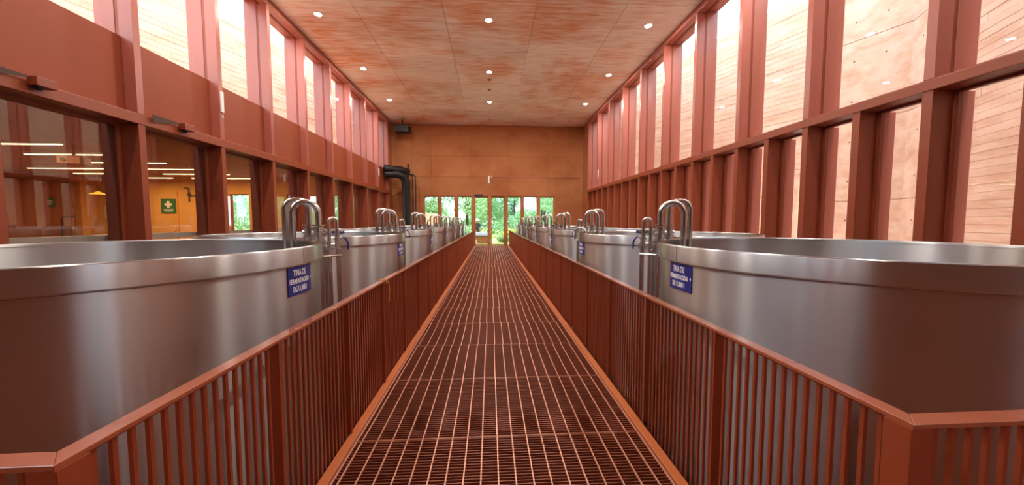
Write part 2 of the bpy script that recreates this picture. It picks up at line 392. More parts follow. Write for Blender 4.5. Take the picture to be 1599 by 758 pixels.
outer_wall('wall_court_near_right', Rc, (4.9+2.2, .3), -.2, 9.16, smooth_from=(0, 1.5), side=1)
outer_wall('wall_court_back_right', (7.15, .2), (11.6, -10.5), -.2, 9.16, side=1)
outer_wall('wall_court_left', (-6.95, 21.6), (-19.2, -10.0), 4.4, 9.16, side=-1)
struct('wall_court_roof', MB().box(-21, -6.72, YB, 23.5, 4.0, 4.42), 'outer')
struct('floor_court', MB().box(6.55, 20, YB, 24, -.5, -.2), 'paving')

# ------------------------------------------------------------------ room behind the left windows
RZ, RX, RY = 3.72, -20.2, 18.5
struct('ceiling_room', MB().box(RX-.3, -6.72, YB, RY+.3, RZ, RZ+.25), 'roomceil')
struct('floor_room', MB().box(RX-.3, -6.70, YB, RY+.3, -.3, 0), 'brown')
struct('wall_room_side', MB().box(RX-.3, RX, YB, RY+.3, 0, RZ), 'brown')
struct('wall_room_near', MB().box(RX, -6.7, YB-.3, YB, 0, RZ), 'brown')
wr2 = sroot('wall_room_far', (0, 0, 0))
ops = [(-13.1, -12.15), (-10.35, -9.65), (-8.45, -7.65)]
xx = RX
for a, b in ops + [(-6.68, None)]:
    MB().box(xx, a, RY, RY+.25, 0, RZ).obj('wall_panel', 'orange', wr2); 
    if b is None: break
    MB().box(a, b, RY, RY+.25, 2.95, RZ).obj('wall_lintel', 'orange', wr2); MB().box(a, b, RY, RY+.25, 0, .9).obj('wall_base', 'orange', wr2)
    wn[0] += 1; r = sroot('window_%d' % wn[0], (0, RY, 0))
    MB().box(a+.05, b-.05, .1, .112, .95, 2.9).obj('pane', 'glass', r)
    MB().box(a, a+.05, .05, .16, .9, 2.95).box(b-.05, b, .05, .16, .9, 2.95).box(a+.05, b-.05, .05, .16, .9, .95).box(a+.05, b-.05, .05, .16, 2.9, 2.95).obj('frame', 'paint', r)
    xx = b
struct('trim_1', MB().box(RX+.02, RX+.5, RY-.35, RY-.02, 0, RZ), 'orange')
d = sroot('door_3', (-16.1, RY, 0))
MB().box(-.6, .55, -.06, 0, 0, 3.05).obj('door_leaf', 'orange', d); MB().tube([(.42, -.1, 1.0), (.42, -.1, 1.25)], .012, 8).obj('handle', 'pipe', d)
struct('trim_2', MB().box(-6.98, -6.72, 2.0, RY-.2, 1.22, 1.33), 'sill')
# room lamps
lampspots = []
for i, y in enumerate((9.8, 11.25, 12.7, 14.17, 15.6, 17.0)):
    for xa, xb in ((-13.65, -11.0), (-17.2, -14.4)):
        if i < 3 and xb < -14: continue
        lampspots.append((i, y, xa, xb))
me_b = MB().box(-1.32, 1.32, -.05, .05, 0, .06).mesh('housing', 'white'); me_l = MB().box(-1.31, 1.31, -.04, .04, -.015, 0).mesh('lens', 'strip_on')
me_h = MB().tube([(0, 0, .06), (0, 0, .17)], .008, 6).mesh('hanger', 'white')
rows = ['first', 'second', 'third', 'fourth', 'fifth', 'sixth', 'seventh']
for i, y, xa, xb in lampspots:
    t = thing('strip_lamp', 'glowing warm strip lamp in side room, %s row from camera, %s one' % (rows[i], 'nearer the hall glass' if xb > -12 else 'deeper in the room'), 'lamp', ((xa+xb)/2, y, RZ-.17), 0, 'strip lamps in the room behind the left windows')
    put('housing', me_b, t); put('lens', me_l, t)
    for hx in (-.9, .9): put('hanger', me_h, t, (hx, 0, 0))
    L = bpy.data.lights.new('strip_light', 'AREA'); L.shape = 'RECTANGLE'; L.size = 2.6; L.size_y = .08; L.energy = STRIP_W; L.color = (1, .66, .3)
    lo = bpy.data.objects.new('strip_light', L); C.objects.link(lo); lo.parent = t; lo.location = (0, 0, -.03)
# signs and fittings in that room
def sign_cross(x, z):
    t = thing('first_aid_sign', 'green first aid sign with white cross on bright orange panel', 'sign', (x, RY-.08, z))
    MB().box(-.34, .34, -.02, 0, -.36, .36).obj('plate', 'green', t)
    MB().box(-.17, .17, -.026, -.02, .02, .14).box(-.06, .06, -.026, -.02, -.09, .02).box(-.06, .06, -.026, -.02, .14, .25).obj('cross', 'letter', t)
    MB().box(-.24, .24, -.026, -.02, -.2, -.16).box(-.2, .2, -.026, -.02, -.27, -.235).obj('caption', 'letter', t)
sign_cross(-15.95, 2.33)
t = thing('shower_sign', 'small green emergency sign with white pictogram above the eyewash pipe', 'sign', (-20.4+.15, 17.3, 2.45), .5)
MB().box(-.28, .28, -.02, 0, -.22, .22).obj('plate', 'green', t)
MB().box(-.2, -.06, -.026, -.02, -.14, .14).box(.02, .2, -.026, -.02, .06, .1).box(.02, .2, -.026, -.02, -.02, .02).box(.02, .16, -.026, -.02, -.1, -.06).obj('pictogram', 'letter', t)
t = thing('eyewash_pipe', 'dark bent safety shower pipe standing by the orange side room wall', 'shower', (-19.3, 17.2, 0))
MB().tube([(-.25, 0, 0), (-.25, 0, 1.7), (-.2, 0, 1.76), (.3, 0, 1.8)], .03, 8).obj('pipe', 'black', t); MB().tube([(.32, 0, 0), (.32, 0, 1.8), (.2, 0, 3.3)], .014, 8).obj('pull_rod', 'black', t)
MB().tube([(-.25, 0, 0), (-.25, 0, .02)], .14, 16).obj('base_plate', 'black', t)
t = thing('pendant_shower', 'small brass coloured shower head hanging on thin wires in side room', 'lamp', (-15.2, 14.6, 2.62))
MB().lathe([(.02, .12), (.06, .09), (.24, .0), (.25, -.01), (.22, .0), (.02, .08)], 20).obj('shower_bell', 'yellow', t); MB().tube([(0, 0, .1), (0, 0, RZ-2.62)], .006, 6).obj('cord', 'black', t)  # hanging shower head, gives no light
tag(MB().box(-.24, .24, -.02, 0, -.32, .32).obj('paper_notice', 'paper', None, (-18.75, RY-.02, 2.0)), 'pale blank paper notice on the orange side room wall', 'notice')
t = thing('wall_bracket', 'small dark fitting mounted high on the orange side room wall', 'fitting', (-15.0, RY, 2.9))
MB().tube([(0, -.04, .3), (0, -.04, -.35)], .03, 8).tube([(0, -.04, .3), (.0, -.3, .33)], .03, 8).obj('tube', 'black', t); MB().box(-.06, .06, -.06, 0, -.1, .1).box(.0, .3, -.09, -.05, -.08, -.03).obj('clamp', 'black', t)
t = thing('projector', 'pinkish grey ceiling mounted box on an arm behind the nearest left glass', 'projector', (-11.6, 10.6, 3.3), .3)
MB().box(-.24, .24, -.2, .2, -.14, .06).obj('body', 'roomceil', t, bevel=.02); MB().tube([(0, 0, .05), (0, 0, .42)], .035, 10).obj('mount', 'roomceil', t); MB().tube([(-.1, -.2, -.04), (-.1, -.235, -.04)], .05, 14).obj('lens', 'black', t)
t = thing('round_chair', 'dark round-backed chair at the foot of the orange wall behind second left window', 'chair', (-12.7, 16.3, 0), .4)
MB().lathe([(.0, .46), (.24, .46), (.26, .43), (.24, .41), (0, .41)], 20).obj('seat', 'black', t)
MB().tube([(.24*math.cos(a), .24*math.sin(a)+.02, .95+.32*math.sin((a)*1)) for a in [PI*k/10 for k in range(11)]], .04, 8).tube([(0, .22, .46), (0, .26, 1.2)], .03, 8).obj('backrest', 'black', t)
for k in range(4):
    a = PI/4+k*PI/2; MB().tube([(.16*math.cos(a), .16*math.sin(a), .42), (.24*math.cos(a), .24*math.sin(a), 0)], .015, 8).obj('leg', 'black', t)

# ------------------------------------------------------------------ catwalk
WX0, WX1 = -.962, 1.092; WY0 = .86
cw = thing('walkway', 'long rust red steel grating walkway running to the glazed doors', 'walkway', (0, 0, 0))
seams = [.555+.9575*k for k in range(0, 23)]
bars = MB(); 
for k in range(36):
    y = .004+k*.0266; bars.box(WX0+.006, WX1-.006, y-.0027, y+.0027, -.034, -.001)
barm = bars.mesh('bearing_bars', 'grate_dark')
edge = MB().box(WX0, WX1, -.003, .003, -.035, .0).box(WX0, WX1, .946, .952, -.035, 0).mesh('end_bar', 'grate')
rodm = MB().box(-.0042, .0042, 0, .95, -.010, .002).mesh('cross_rod', 'rod')
for i, y in enumerate(seams):
    if y > 21.7: break
    ln = .95
    p = put('grating_panel', barm, cw, (0, y, 0), kind=None)
    put('end_bar', edge, p)
    off = random.uniform(.035, .06)
    xs_ = [WX0+.004]; x = WX0+off
    while x < WX1-.01:
        xs_.append(x); x += .107
    xs_.append(WX1-.004)
    if i < 9:
        for x in xs_: put('cross_rod', rodm, p, (x, 0, 0))
    else:
        mb = MB()
        for x in xs_: mb.box(x-.0042, x+.0042, 0, .95, -.010, .002)
        mb.obj('cross_rods', 'rod', p, kind='stuff')
for s, a, b in ((-1, -1.036, -.974), (1, 1.104, 1.168)):
    MB().box(a, b, .6, YF-.02, -.006, .012).obj('edge_flange', 'flange', cw, bevel=.003)
    o = -1.036 if s < 0 else 1.160
    MB().box(o, o+.008, .6, YF-.02, -.22, -.006).box(min(o, o-s*.06), max(o, o-s*.06)+.008, .6, YF-.02, -.228, -.22).obj('side_channel', 'grate', cw)
    g = WX0-.012 if s < 0 else WX1
    MB().box(g, g+.012, .6, YF-.02, -.06, .004).obj('seat_angle', 'grate_dark', cw)
for y in [1.4+2.46*k for k in range(9)]: MB().box(-1.03, 1.16, y-.05, y+.05, -.22, -.05).obj('cross_beam', 'grate_dark', cw)
for y in [1.4+4.92*k for k in range(5)]:
    for x in (-.95, 1.08): MB().box(x-.05, x+.05, y-.05, y+.05, ZF, -.22).obj('support_post', 'grate_dark', cw)
struct('floor_platform', MB().box(-6.1, 5.9, YB, .54, -.2, 0).box(-6.1, -1.09, .54, .835, -.2, 0).box(1.25, 5.9, .54, .865, -.2, 0), 'grate')

# ------------------------------------------------------------------ railings
sqm = MB().box(-.0065, .0065, -.0065, .0065, -.09, .978).mesh('baluster', 'bar')
postm = MB().box(-.028, .028, -.007, .007, .014, .985).mesh('post', 'bar')
def railing(s, xi, label):
    """xi = inner x of the handrail"""
    xo = xi + s*.056; xc = xi + s*.028; yc = .845 if s < 0 else .875
    xe = XL+.01 if s < 0 else XR-.01
    r = thing('railing', label, 'railing', (xc, yc, 0))
    def rel(mb): mb.v = [(x-xc, y-yc, z) for x, y, z in mb.v]; return mb
    # handrail: one flat mitred plate, long leg and return
    pts = [(xi, YF-.03), (xo, YF-.03), (xo, yc+.056), (xe, yc+.056), (xe, yc), (xi, yc)]
    if s > 0: pts = pts[::-1]
    mb = MB(); b = len(pts)
    # two quads (mitred) extruded
    mb.prism([(xi, YF-.03), (xi, yc), (xo, yc+.056), (xo, YF-.03)] if s < 0 else [(xi, YF-.03), (xo, YF-.03), (xo, yc+.056), (xi, yc)], .985, 1.0)
    rel(mb).obj('handrail', 'rail', r, bevel=.002)
    mb = MB().prism([(xi, yc), (xe, yc), (xe, yc+.056), (xo, yc+.056)][::(-1 if s < 0 else 1)], .985, 1.0)
    rel(mb).obj('handrail', 'rail', r, bevel=.002)
    rel(MB().box(min(xc-.012, xc+.012), xc+.012, yc+.05, YF-.03, .974, .985)).obj('under_bar', 'bar', r)
    # corner post: angle of two plates
    MB().box(-.035, .035, -.0, .012, .014, .985).box(-.035 if s > 0 else .023, -.023 if s > 0 else .035, .012, .07, .014, .985).obj('corner_post', 'bar', r)
    ys = []; stf = MB(); y = yc+.07; n = 0; k = 0
    step = .0515
    y = yc + .0; idx = 0
    bal = []
    while y < YF-.06:
        idx += 1; y = yc + .05 + idx*step
        if y > YF-.06: break
        if idx % 16 == 0: put('post', postm, r, (0, y-yc, 0))
        elif not 19.2 < y < 20.5: bal.append(y)
    ret = []
    x = xo + s*.045; j = 0
    while abs(x) < abs(xe)-.03:
        j += 1
        if j % 16 == 15: put('post', postm, r, (x-xc, .028, 0), rot=(0, 0, PI/2))
        else: ret.append(x)
        x += s*.057
    for y in bal[:286]: put('baluster', sqm, r, (0, y-yc, 0))
    for x in ret[:14]: put('baluster', sqm, r, (x-xc, .028, 0))
    mb = MB()
    for y in bal[286:]: mb.box(-.0065, .0065, y-yc-.0065, y-yc+.0065, -.09, .978)
    for x in ret[14:]: mb.box(x-xc-.0065, x-xc+.0065, .0215, .0345, -.09, .978)
    mb.obj('distant_balusters', 'bar', r, kind='stuff')
railing(-1, -1.020, 'left rust red steel railing with slim square balusters along the walkway')
railing(1, 1.183, 'right rust red steel railing with slim square balusters along the walkway')
mb = MB()
t = thing('yellow_strap', 'loose yellow strap tied around the left handrail', 'strap', (-1.048, 3.42, 1.0))
MB().tube([(-.034, 0, -.02), (-.034, .006, .004), (0, .01, .008), (.034, .014, .004), (.034, .02, -.02), (0, .02, -.024), (-.034, .0, -.02)], .005, 6).obj('loop', 'yellow', t)
MB().tube([(.034, .014, 0), (.06, .01, -.03), (.062, .03, -.1), (.05, .05, -.18), (.055, .04, -.21)], .004, 6).obj('tail', 'yellow', t)

# ------------------------------------------------------------------ tanks
TR, TZ, TB = 1.20, 1.40, -1.35
def cyl_patch(R, phi0, phi1, z0, z1, th, n=10):
    mb = MB(); b = 0
    for k in range(n+1):
        a = phi0+(phi1-phi0)*k/n
        for rr in (R, R+th):
            for z in (z0, z1): mb.v.append((rr*math.cos(a), rr*math.sin(a), z))
    for k in range(n):
        a = k*4; c_ = a+4
        for q in ((a+2, c_+2, c_+3, a+3), (a, a+1, c_+1, c_), (a+1, a+3, c_+3, c_+1), (a, c_, c_+2, a+2)): mb.f.append(q); mb.sm.append(False)
    mb.f.append((0, 2, 3, 1)); e = n*4; mb.f.append((e, e+1, e+3, e+2)); mb.sm += [False]*2
    return mb
body = MB().lathe([(TR-.012, TZ-.12), (TR, TZ-.12), (TR, TB+.05), (TR-.03, TB), (.12, TB-.12), (.02, TB-.12)], 96)
bodym = body.mesh('tank_wall', 'steel')
inm = MB().lathe([(TR-.012, TZ-.01), (TR-.012, TB+.9), (0.01, TB+.86)], 96).mesh('inner_wall', 'steel')
bandm = MB().lathe([(TR-.016, TZ-.02), (TR-.014, TZ-.004), (TR-.008, TZ), (TR+.014, TZ), (TR+.02, TZ-.004), (TR+.022, TZ-.012), (TR+.022, TZ-.108), (TR+.018, TZ-.116), (TR-.004, TZ-.118)], 96).mesh('rim_band', 'steel')
seamm = None
legm = MB().tube([(0, 0, ZF), (0, 0, TB+.2)], .05, 14).tube([(0, 0, ZF), (0, 0, ZF+.015)], .09, 16).mesh('leg', 'pipe')
lines = [('TINA DE', .046, .05), ('FERMENTACIÓN', .036, -.004), ('DE 11,000 l', .04, -.055)]
def sign_meshes(phi):
    z0, z1 = TZ-.305, TZ-.122; w = .27/ TR
    plate = cyl_patch(TR, phi-w/2, phi+w/2, z0, z1, .004).mesh('sign', 'blue')
    zc = (z0+z1)/2; V = []; Fc = []
    for txt, size, dz in lines:
        me = text_mesh(txt, size*1.25); b = len(V)
        for v in me.vertices:
            a = phi + (v.co.x*.66 - .012)/TR; rr = TR+.0046+v.co.z
            V.append((rr*math.cos(a), rr*math.sin(a), zc+dz+v.co.y))
        Fc += [tuple(b+i for i in p.vertices) for p in me.polygons]
    # small white arrow notch at the right edge
    b = len(V)
    for dx, dy in ((.116, 0), (.132, .012), (.132, -.012)):
        a = phi+dx/TR; V.append(((TR+.0052)*math.cos(a), (TR+.0052)*math.sin(a), zc+dy))
    Fc.append((b, b+2, b+1))
    lm = bpy.data.meshes.new('lettering'); lm.from_pydata(V, [], Fc); lm.materials.append(M['letter'])
    return plate, lm
SG = {-1: sign_meshes(0.0), 1: sign_meshes(PI)}
PL = {}
for s_ in (-1, 1):
    ph = -PI/4 if s_ < 0 else PI + PI/4
    kn = []
    for kk in range(4):
        a_ = ph - .12 + kk*.08; kn.append(MB().tube([((TR-.01)*math.cos(a_), (TR-.01)*math.sin(a_), -.88), ((TR+.03)*math.cos(a_), (TR+.03)*math.sin(a_), -.88)], .016, 10).mesh('knob', 'pipe'))
    PL[s_] = [cyl_patch(TR, ph-.15, ph+.15, -.6, -.46, .004).mesh('white_plate', 'white')] + kn  # white plate and knobs placed where small bright marks sit low down
order = ['nearest', 'second', 'third', 'fourth', 'fifth', 'sixth', 'seventh']
TY = [2.37+2.6*k for k in range(7)]
for s, cx0, nm in ((-1, -2.455, 'left'), (1, 2.51, 'right')):
    phi = 0.0 if s < 0 else PI
    for k, y in enumerate(TY):
        yy = y - (.04 if s > 0 and k == 0 else 0)
        lab = '%s open stainless steel tank %s of the walkway, navy sign under rim' % (('camera-side' if k == 0 else order[k]), nm)
        if k == 6: lab = 'farthest open stainless steel tank %s of the walkway' % nm
        t = thing('fermentation_tank', lab, 'tank', (cx0, yy, 0), 0, 'open steel fermentation tanks along the walkway')
        put('tank_wall', bodym, t); put('inner_wall', inm, t)
        bd = put('rim_band', bandm, t)
        sb = cyl_patch(TR+.022, phi+s*-.012-.004, phi+s*-.012+.004, TZ-.117, TZ-.002, .0015, 1).obj('weld_seam', 'steel', bd)
        p = put('sign', SG[s][0], t); put('lettering', SG[s][1], p)
        p['label'] = 'navy blue sign with white lettering'
        for a in (PI/4, 3*PI/4, 5*PI/4, 7*PI/4): put('leg', legm, t, (1.02*math.cos(a), 1.02*math.sin(a), 0))
        if k == 0 and s > 0:
            a = math.atan2(1.05-yy, 1.62-cx0)
            cyl_patch(TR, a, a+.02, .64, .68, .001, 2).obj('scuff', 'worn_and_shadow', t); cyl_patch(TR, a-.01, a+.012, .56, .615, .001, 2).obj('scuff', 'worn_and_shadow', t)
        put('white_plate', PL[s][0], t)['label'] = 'white plate low on the tank'
        for kk in range(4): put('knob', PL[s][1+kk], t)

# ------------------------------------------------------------------ pipe manifolds between the tanks
def U(p, q, ztop, zp, zq, r, n=12, seg=12, flat=0):
    p = Vector(p+(0,)); q = Vector(q+(0,)); w = (q-p).length; R_ = w/2 if not flat else flat; d = (q-p).normalized()
    pts = [(p.x, p.y, zp)]
    if not flat:
        c = (p+q)/2
        for k in range(n+1):
            a = PI - PI*k/n; v = c + d*(R_*math.cos(a)); pts.append((v.x, v.y, ztop-R_+R_*math.sin(a)))
    else:
        for k in range(n//2+1):
            a = PI - PI/2*k/(n//2); v = p + d*(R_+R_*math.cos(a)); pts.append((v.x, v.y, ztop-R_+R_*math.sin(a)))
        for k in range(n//2+1):
            a = PI/2 - PI/2*k/(n//2); v = q + d*(-R_+R_*math.cos(a)); pts.append((v.x, v.y, ztop-R_+R_*math.sin(a)))
    pts.append((q.x, q.y, zq)); return MB().tube(pts, r, seg)
def disc(mb, x, y, z, r, h=.014, seg=16): mb.tube([(x, y, z-h/2), (x, y, z+h/2)], r, seg)
def manifold_parts(s, variant):
    """local frame: origin at the standpipe foot point beside the tank; +x is away from the walkway (tank side)"""
    P = []
    # coordinates relative to tank centre, for the left row (x towards walkway = +)
    def L(x, y): return (x*(-s), y)
    a_out, a_in = L(.885, .93), L(.70, .845)
    b_out, b_in = L(.735, 1.06), L(.565, .98)
    P.append(('transfer_pipe', U(a_in, a_out, 1.745, 1.22, 1.53, .027, flat=0), 'pipe'))
    P.append(('transfer_pipe', U(b_in, b_out, 1.765, 1.22, 1.53, .027, flat=.075), 'pipe'))
    for (x, y) in (a_out, b_out):
        v = MB(); v.tube([(x, y, 1.52), (x, y, 1.40)], .040, 18)
        for z in (1.535, 1.50, 1.43, 1.395): disc(v, x, y, z, .054)
        v.tube([(x-.06, y, 1.465), (x+.06, y, 1.465)], .018, 10)
        v.tube([(x, y-.055, 1.465), (x, y+.055, 1.465)], .014, 10)
        P.append(('valve_body', v, 'pipe'))
        P.append(('standpipe', MB().tube([(x, y, 1.40), (x, y, ZF)], .026, 12), 'pipe'))
    c0, c1 = L(.93, 1.03), L(.985, 1.075)
    P.append(('vent_pipe', U(c0, c1, 1.60, 1.30, 1.47, .016), 'pipe'))
    v = MB(); disc(v, c1[0], c1[1], 1.475, .05, .012); disc(v, c1[0], c1[1], 1.40, .035, .012); disc(v, c1[0], c1[1], 1.31, .045, .014)
    v.tube([(c1[0], c1[1], 1.47), (c1[0], c1[1], 1.30)], .022, 12)
    P.append(('small_valve', v, 'pipe'))
    P.append(('standpipe', MB().tube([(c0[0], c0[1], 1.32), (c0[0], c0[1], ZF)], .02, 12), 'pipe'))
    P.append(('standpipe', MB().tube([(c1[0], c1[1], 1.32), (c1[0], c1[1], ZF)], .014, 10), 'pipe'))
    e = L(.83, 1.15)
    P.append(('standpipe', MB().tube([(e[0], e[1], 1.33), (e[0], e[1], ZF)], .022, 12), 'pipe'))
    # bracket bars and U bolts
    b = MB(); b.tube([(a_out[0]+.02*s, a_out[1]-.03, 1.245), (c1[0]-.03*s, c1[1]-.0, 1.245)], .012, 8); b.tube([(c0[0], c0[1]-.05, 1.285), (e[0], e[1]+.04, 1.285)], .01, 8)
    b.box(min(a_out[0], c1[0]), max(a_out[0], c1[0]), c0[1]+.0, c0[1]+.045, 1.30, 1.308)
    for q in (c0, c1, e, a_out): disc(b, q[0], q[1], 1.245, .034, .02, 12)
    P.append(('bracket', b, 'pipe'))
    # cross pipe with small valves, blue lever
    v = MB(); v.tube([(c0[0], c0[1], 1.36), (e[0], e[1], 1.36)], .014, 10); v.tube([(b_out[0], b_out[1], 1.37), (e[0], e[1], 1.37)], .018, 10)
    for t_ in (.3, .7): disc(v, c0[0]+(e[0]-c0[0])*t_, c0[1]+(e[1]-c0[1])*t_, 1.36, .026, .03)
    P.append(('cross_pipe', v, 'pipe'))
    hx, hy = L(1.02, 1.12)
    P.append(('valve_stem', MB().tube([(c1[0], c1[1], 1.415), (hx, hy, 1.415)], .007, 8).tube([(hx-.004, hy, 1.415), (hx+.012*(-s), hy+.01, 1.40)], .006, 6), 'pipe'))
    P.append(('lever_handle', MB().tube([(hx, hy, 1.42), (hx+.02*(-s), hy+.015, 1.40), (hx+.035*(-s), hy+.03, 1.36), (hx+.035*(-s), hy+.03, 1.29)], [.007, .008, .009, .007], 8), 'bluehandle'))
    g = L(.90, 1.30)
    P.append(('blue_lever', MB().box(g[0]-.055, g[0]+.055, g[1]-.018, g[1]+.018, 1.445, 1.475), 'bluehandle'))
    v = MB().tube([(g[0], g[1], 1.445), (g[0], g[1], 1.32)], .016, 10); disc(v, g[0], g[1], 1.40, .03); disc(v, g[0], g[1], 1.33, .03); v.tube([(g[0], g[1], 1.34), (e[0], e[1], 1.34)], .014, 8)
    P.append(('ball_valve', v, 'pipe')); P.append(('standpipe', MB().tube([(g[0], g[1], 1.34), (g[0], g[1], ZF)], .018, 10), 'pipe'))
    if variant:
        h = L(1.16, .52); h2 = L(1.04, .42)
        P.append(('hook_pipe', U(L(1.255, .13), L(1.13, .0), 1.475, 1.30, 1.36, .018), 'pipe'))
    return P
for s, cx0, nm in ((-1, -2.455, 'left'), (1, 2.51, 'right')):
    for var in (0, 1):
        parts = [(n_, mb.mesh(n_, m_)) for n_, mb, m_ in manifold_parts(s, var)]
        for k, y in enumerate(TY):
            if (1 if (k == 1 and s > 0) else 0) != var: continue
            yy = y - (.04 if s > 0 and k == 0 else 0)
            if k < 6: lab = 'steel pipe manifold with arched pipes between %s and %s %s tanks' % (order[k], order[k+1], nm)
            else: lab = 'steel pipe manifold with arched pipes beyond the farthest %s tank' % nm
            t = thing('pipe_manifold', lab, 'pipes', (cx0, yy, 0), 0, 'pipe manifolds beside the tanks')
            for n_, me in parts:
                o = put(n_, me, t)
                if n_ in ('blue_lever', 'lever_handle'): o['label'] = 'blue coated handle'

# ------------------------------------------------------------------ downlights
housm = MB().lathe([(.10, 0), (.135, 0), (.14, -.012), (.13, -.02), (.105, -.02), (.10, -.006)], 24).mesh('bezel', 'ceil')
lenm = MB().lathe([(.0005, -.012), (.105, -.010)], 24).mesh('lens', 'lens_on'); lenf = MB().lathe([(.0005, -.022), (.08, -.018), (.105, -.008)], 24).mesh('lens', 'lens_off')
pos = {-1: 'left', 0: 'middle', 1: 'right'}; rown = ['behind the camera', 'above the camera', 'just outside the frame', 'nearest visible', 'second visible', 'third visible']
for i, y in enumerate((None, 3.7, 7.35, 10.95, 14.62, 18.2)):
    if y is None: continue
    for s, x in ((-1, -5.03), (0, -.03), (1, 4.92)):
        lab = 'lit recessed ceiling downlight, %s row, %s one' % (('nearest visible', 'second visible', 'third visible')[i-3], pos[s]) if i > 2 else 'lit ceiling downlight above the camera end, %s row, %s one' % (('', 'nearer', 'farther')[i], pos[s])
        t = thing('downlight', lab, 'lamp', (x, y, ZC), 0, 'lit ceiling downlights')
        put('bezel', housm, t); put('lens', lenm, t)
        L = bpy.data.lights.new('downlight_lamp', 'AREA'); L.shape = 'DISK'; L.size = .2; L.energy = DOWNLIGHT_W; L.color = (1, .94, .84)
        lo = bpy.data.objects.new('downlight_lamp', L); C.objects.link(lo); lo.parent = t; lo.location = (0, 0, -.03)
for s, x in ((-1, -5.1), (0, -.05), (1, 4.8)):
    t = thing('downlight', 'unlit recessed ceiling lamp by the far wall, %s one' % pos[s], 'lamp', (x, 21.3, ZC), 0, 'unlit ceiling lamps'); put('bezel', housm, t); put('lens', lenf, t)
for y, w_ in ((15.38, 'nearer'), (16.55, 'farther')):
    t = thing('smoke_detector', 'small round ceiling detector on the centre line, %s one' % w_, 'detector', (-.03, y, ZC)); MB().lathe([(.0005, -.05), (.05, -.05), (.075, -.03), (.08, 0)], 20).obj('cap', 'roomceil', t); MB().lathe([(.08, -.004), (.1, -.004), (.1, 0)], 20).obj('base', 'ceil', t)

# ------------------------------------------------------------------ wall fittings
for y, w_ in ((5.13, 'nearest left pane'), (7.35, 'second left pane')):
    t = thing('transom_camera', 'rust coloured dome camera box with a dark shadow wedge above the %s' % w_, 'camera', (XL+.09, y, 3.41))
    MB().box(-.065, .065, -.09, .13, -.06, .06).obj('housing', 'paint', t, bevel=.008)
    MB().lathe([(.0005, -.14), (.03, -.132), (.05, -.11), (.055, -.058)], 18, (0, -.03, 0.03)).obj('dome', 'black', t)
    mb = MB(); mb.v = [(-.03, -.09, .03), (-.018, -.09, .03), (-.03, -.64, -.075), (-.018, -.64, -.075), (-.03, -.09, .05), (-.018, -.09, .05), (-.03, -.64, .06), (-.018, -.64, .06)]
    mb.f = [(0,1,3,2),(4,6,7,5),(0,4,5,1),(2,3,7,6),(0,2,6,4),(1,5,7,3)]; mb.sm = [False]*6; mb.obj('arm', 'worn_and_shadow', t)  # dark tapered plate built in place of the triangular shadow by the box
def stick(x, y, z, h, lab):
    t = thing('window_latch', lab, 'fitting', (x, y, z)); MB().box(-.02, .02, -.035, .035, -h/2, h/2).obj('cover', 'white', t, bevel=.006); MB().box(-.012, .012, -.01, .01, -h/2-.12, -h/2-.06).obj('eye', 'white', t)
stick(XL+.025, 8.42, 4.25, .46, 'white metal strip fitting on the left fin near the third window')
stick(XL+.025, 19.5, 4.23, .4, 'white metal strip fitting on a far left fin')
stick(XR-.025, 18.9, 4.19, .4, 'white metal strip fitting on a far right fin')
t = thing('black_duct', 'black insulated duct dropping beside the far left corner', 'duct', (0, 0, 0))
MB().tube([(-6.1, 20.9, 4.32), (-5.5, 21.1, 4.36), (-5.2, 21.4, 4.25), (-5.08, 21.6, 3.9), (-5.08, 21.6, ZF)], .24, 20).obj('duct', 'black', t)
MB().tube([(-6.1, 20.7, 4.62), (-5.3, 21.2, 4.62), (-5.05, 21.9, 4.6)], .2, 16).obj('duct', 'black', t)
for x in (-4.74, -4.58): MB().tube([(-5.3, 21.7, 4.5), (x-.12, 21.8, 4.42), (x, 21.85, 4.3), (x, 21.9, ZF)], .04, 10).obj('pipe', 'black', t)
t = thing('wall_speaker', 'black box hung under the ceiling in the far left corner', 'speaker', (-5.25, 21.7, 7.1)); MB().box(-.42, .42, -.3, .3, -.22, .2).obj('body', 'black', t, bevel=.03); MB().box(-.36, .36, -.312, -.3, -.17, .15).obj('grille', 'black', t); MB().tube([(0, 0, .2), (0, 0, .55)], .03, 8).obj('mount', 'black', t)
tag(MB().box(-.05, .05, -.05, 0, -.42, .42).obj('black_conduit_box', 'black', None, (-5.15, YF-.02, 4.75)), 'thin black upright box on the far wall left of the doors', 'box')
t = thing('conduit', 'thin pale conduit running right along the far wall above the doors', 'conduit', (-.1, YF-.045, 4.42)); MB().tube([(.1, 0, 0), (5.9, 0, -.05)], .014, 6).obj('pipe', 'rod', t); MB().box(-.05, .05, -.05, .01, -.42, .05).obj('drop_cover', 'white', t); MB().box(.1, .24, -.04, .01, -.1, .08).obj('junction_box', 'rod', t)
t = thing('door_closer_plate', 'small black plate above the left door leaf', 'plate', (ux(747.5), YF-.035, GT+.06)); MB().box(-.27, .27, -.06, .003, -.05, .07).obj('plate', 'black', t, bevel=.01); MB().box(-.24, .24, -.066, -.06, -.02, .02).obj('slot', 'blue', t)

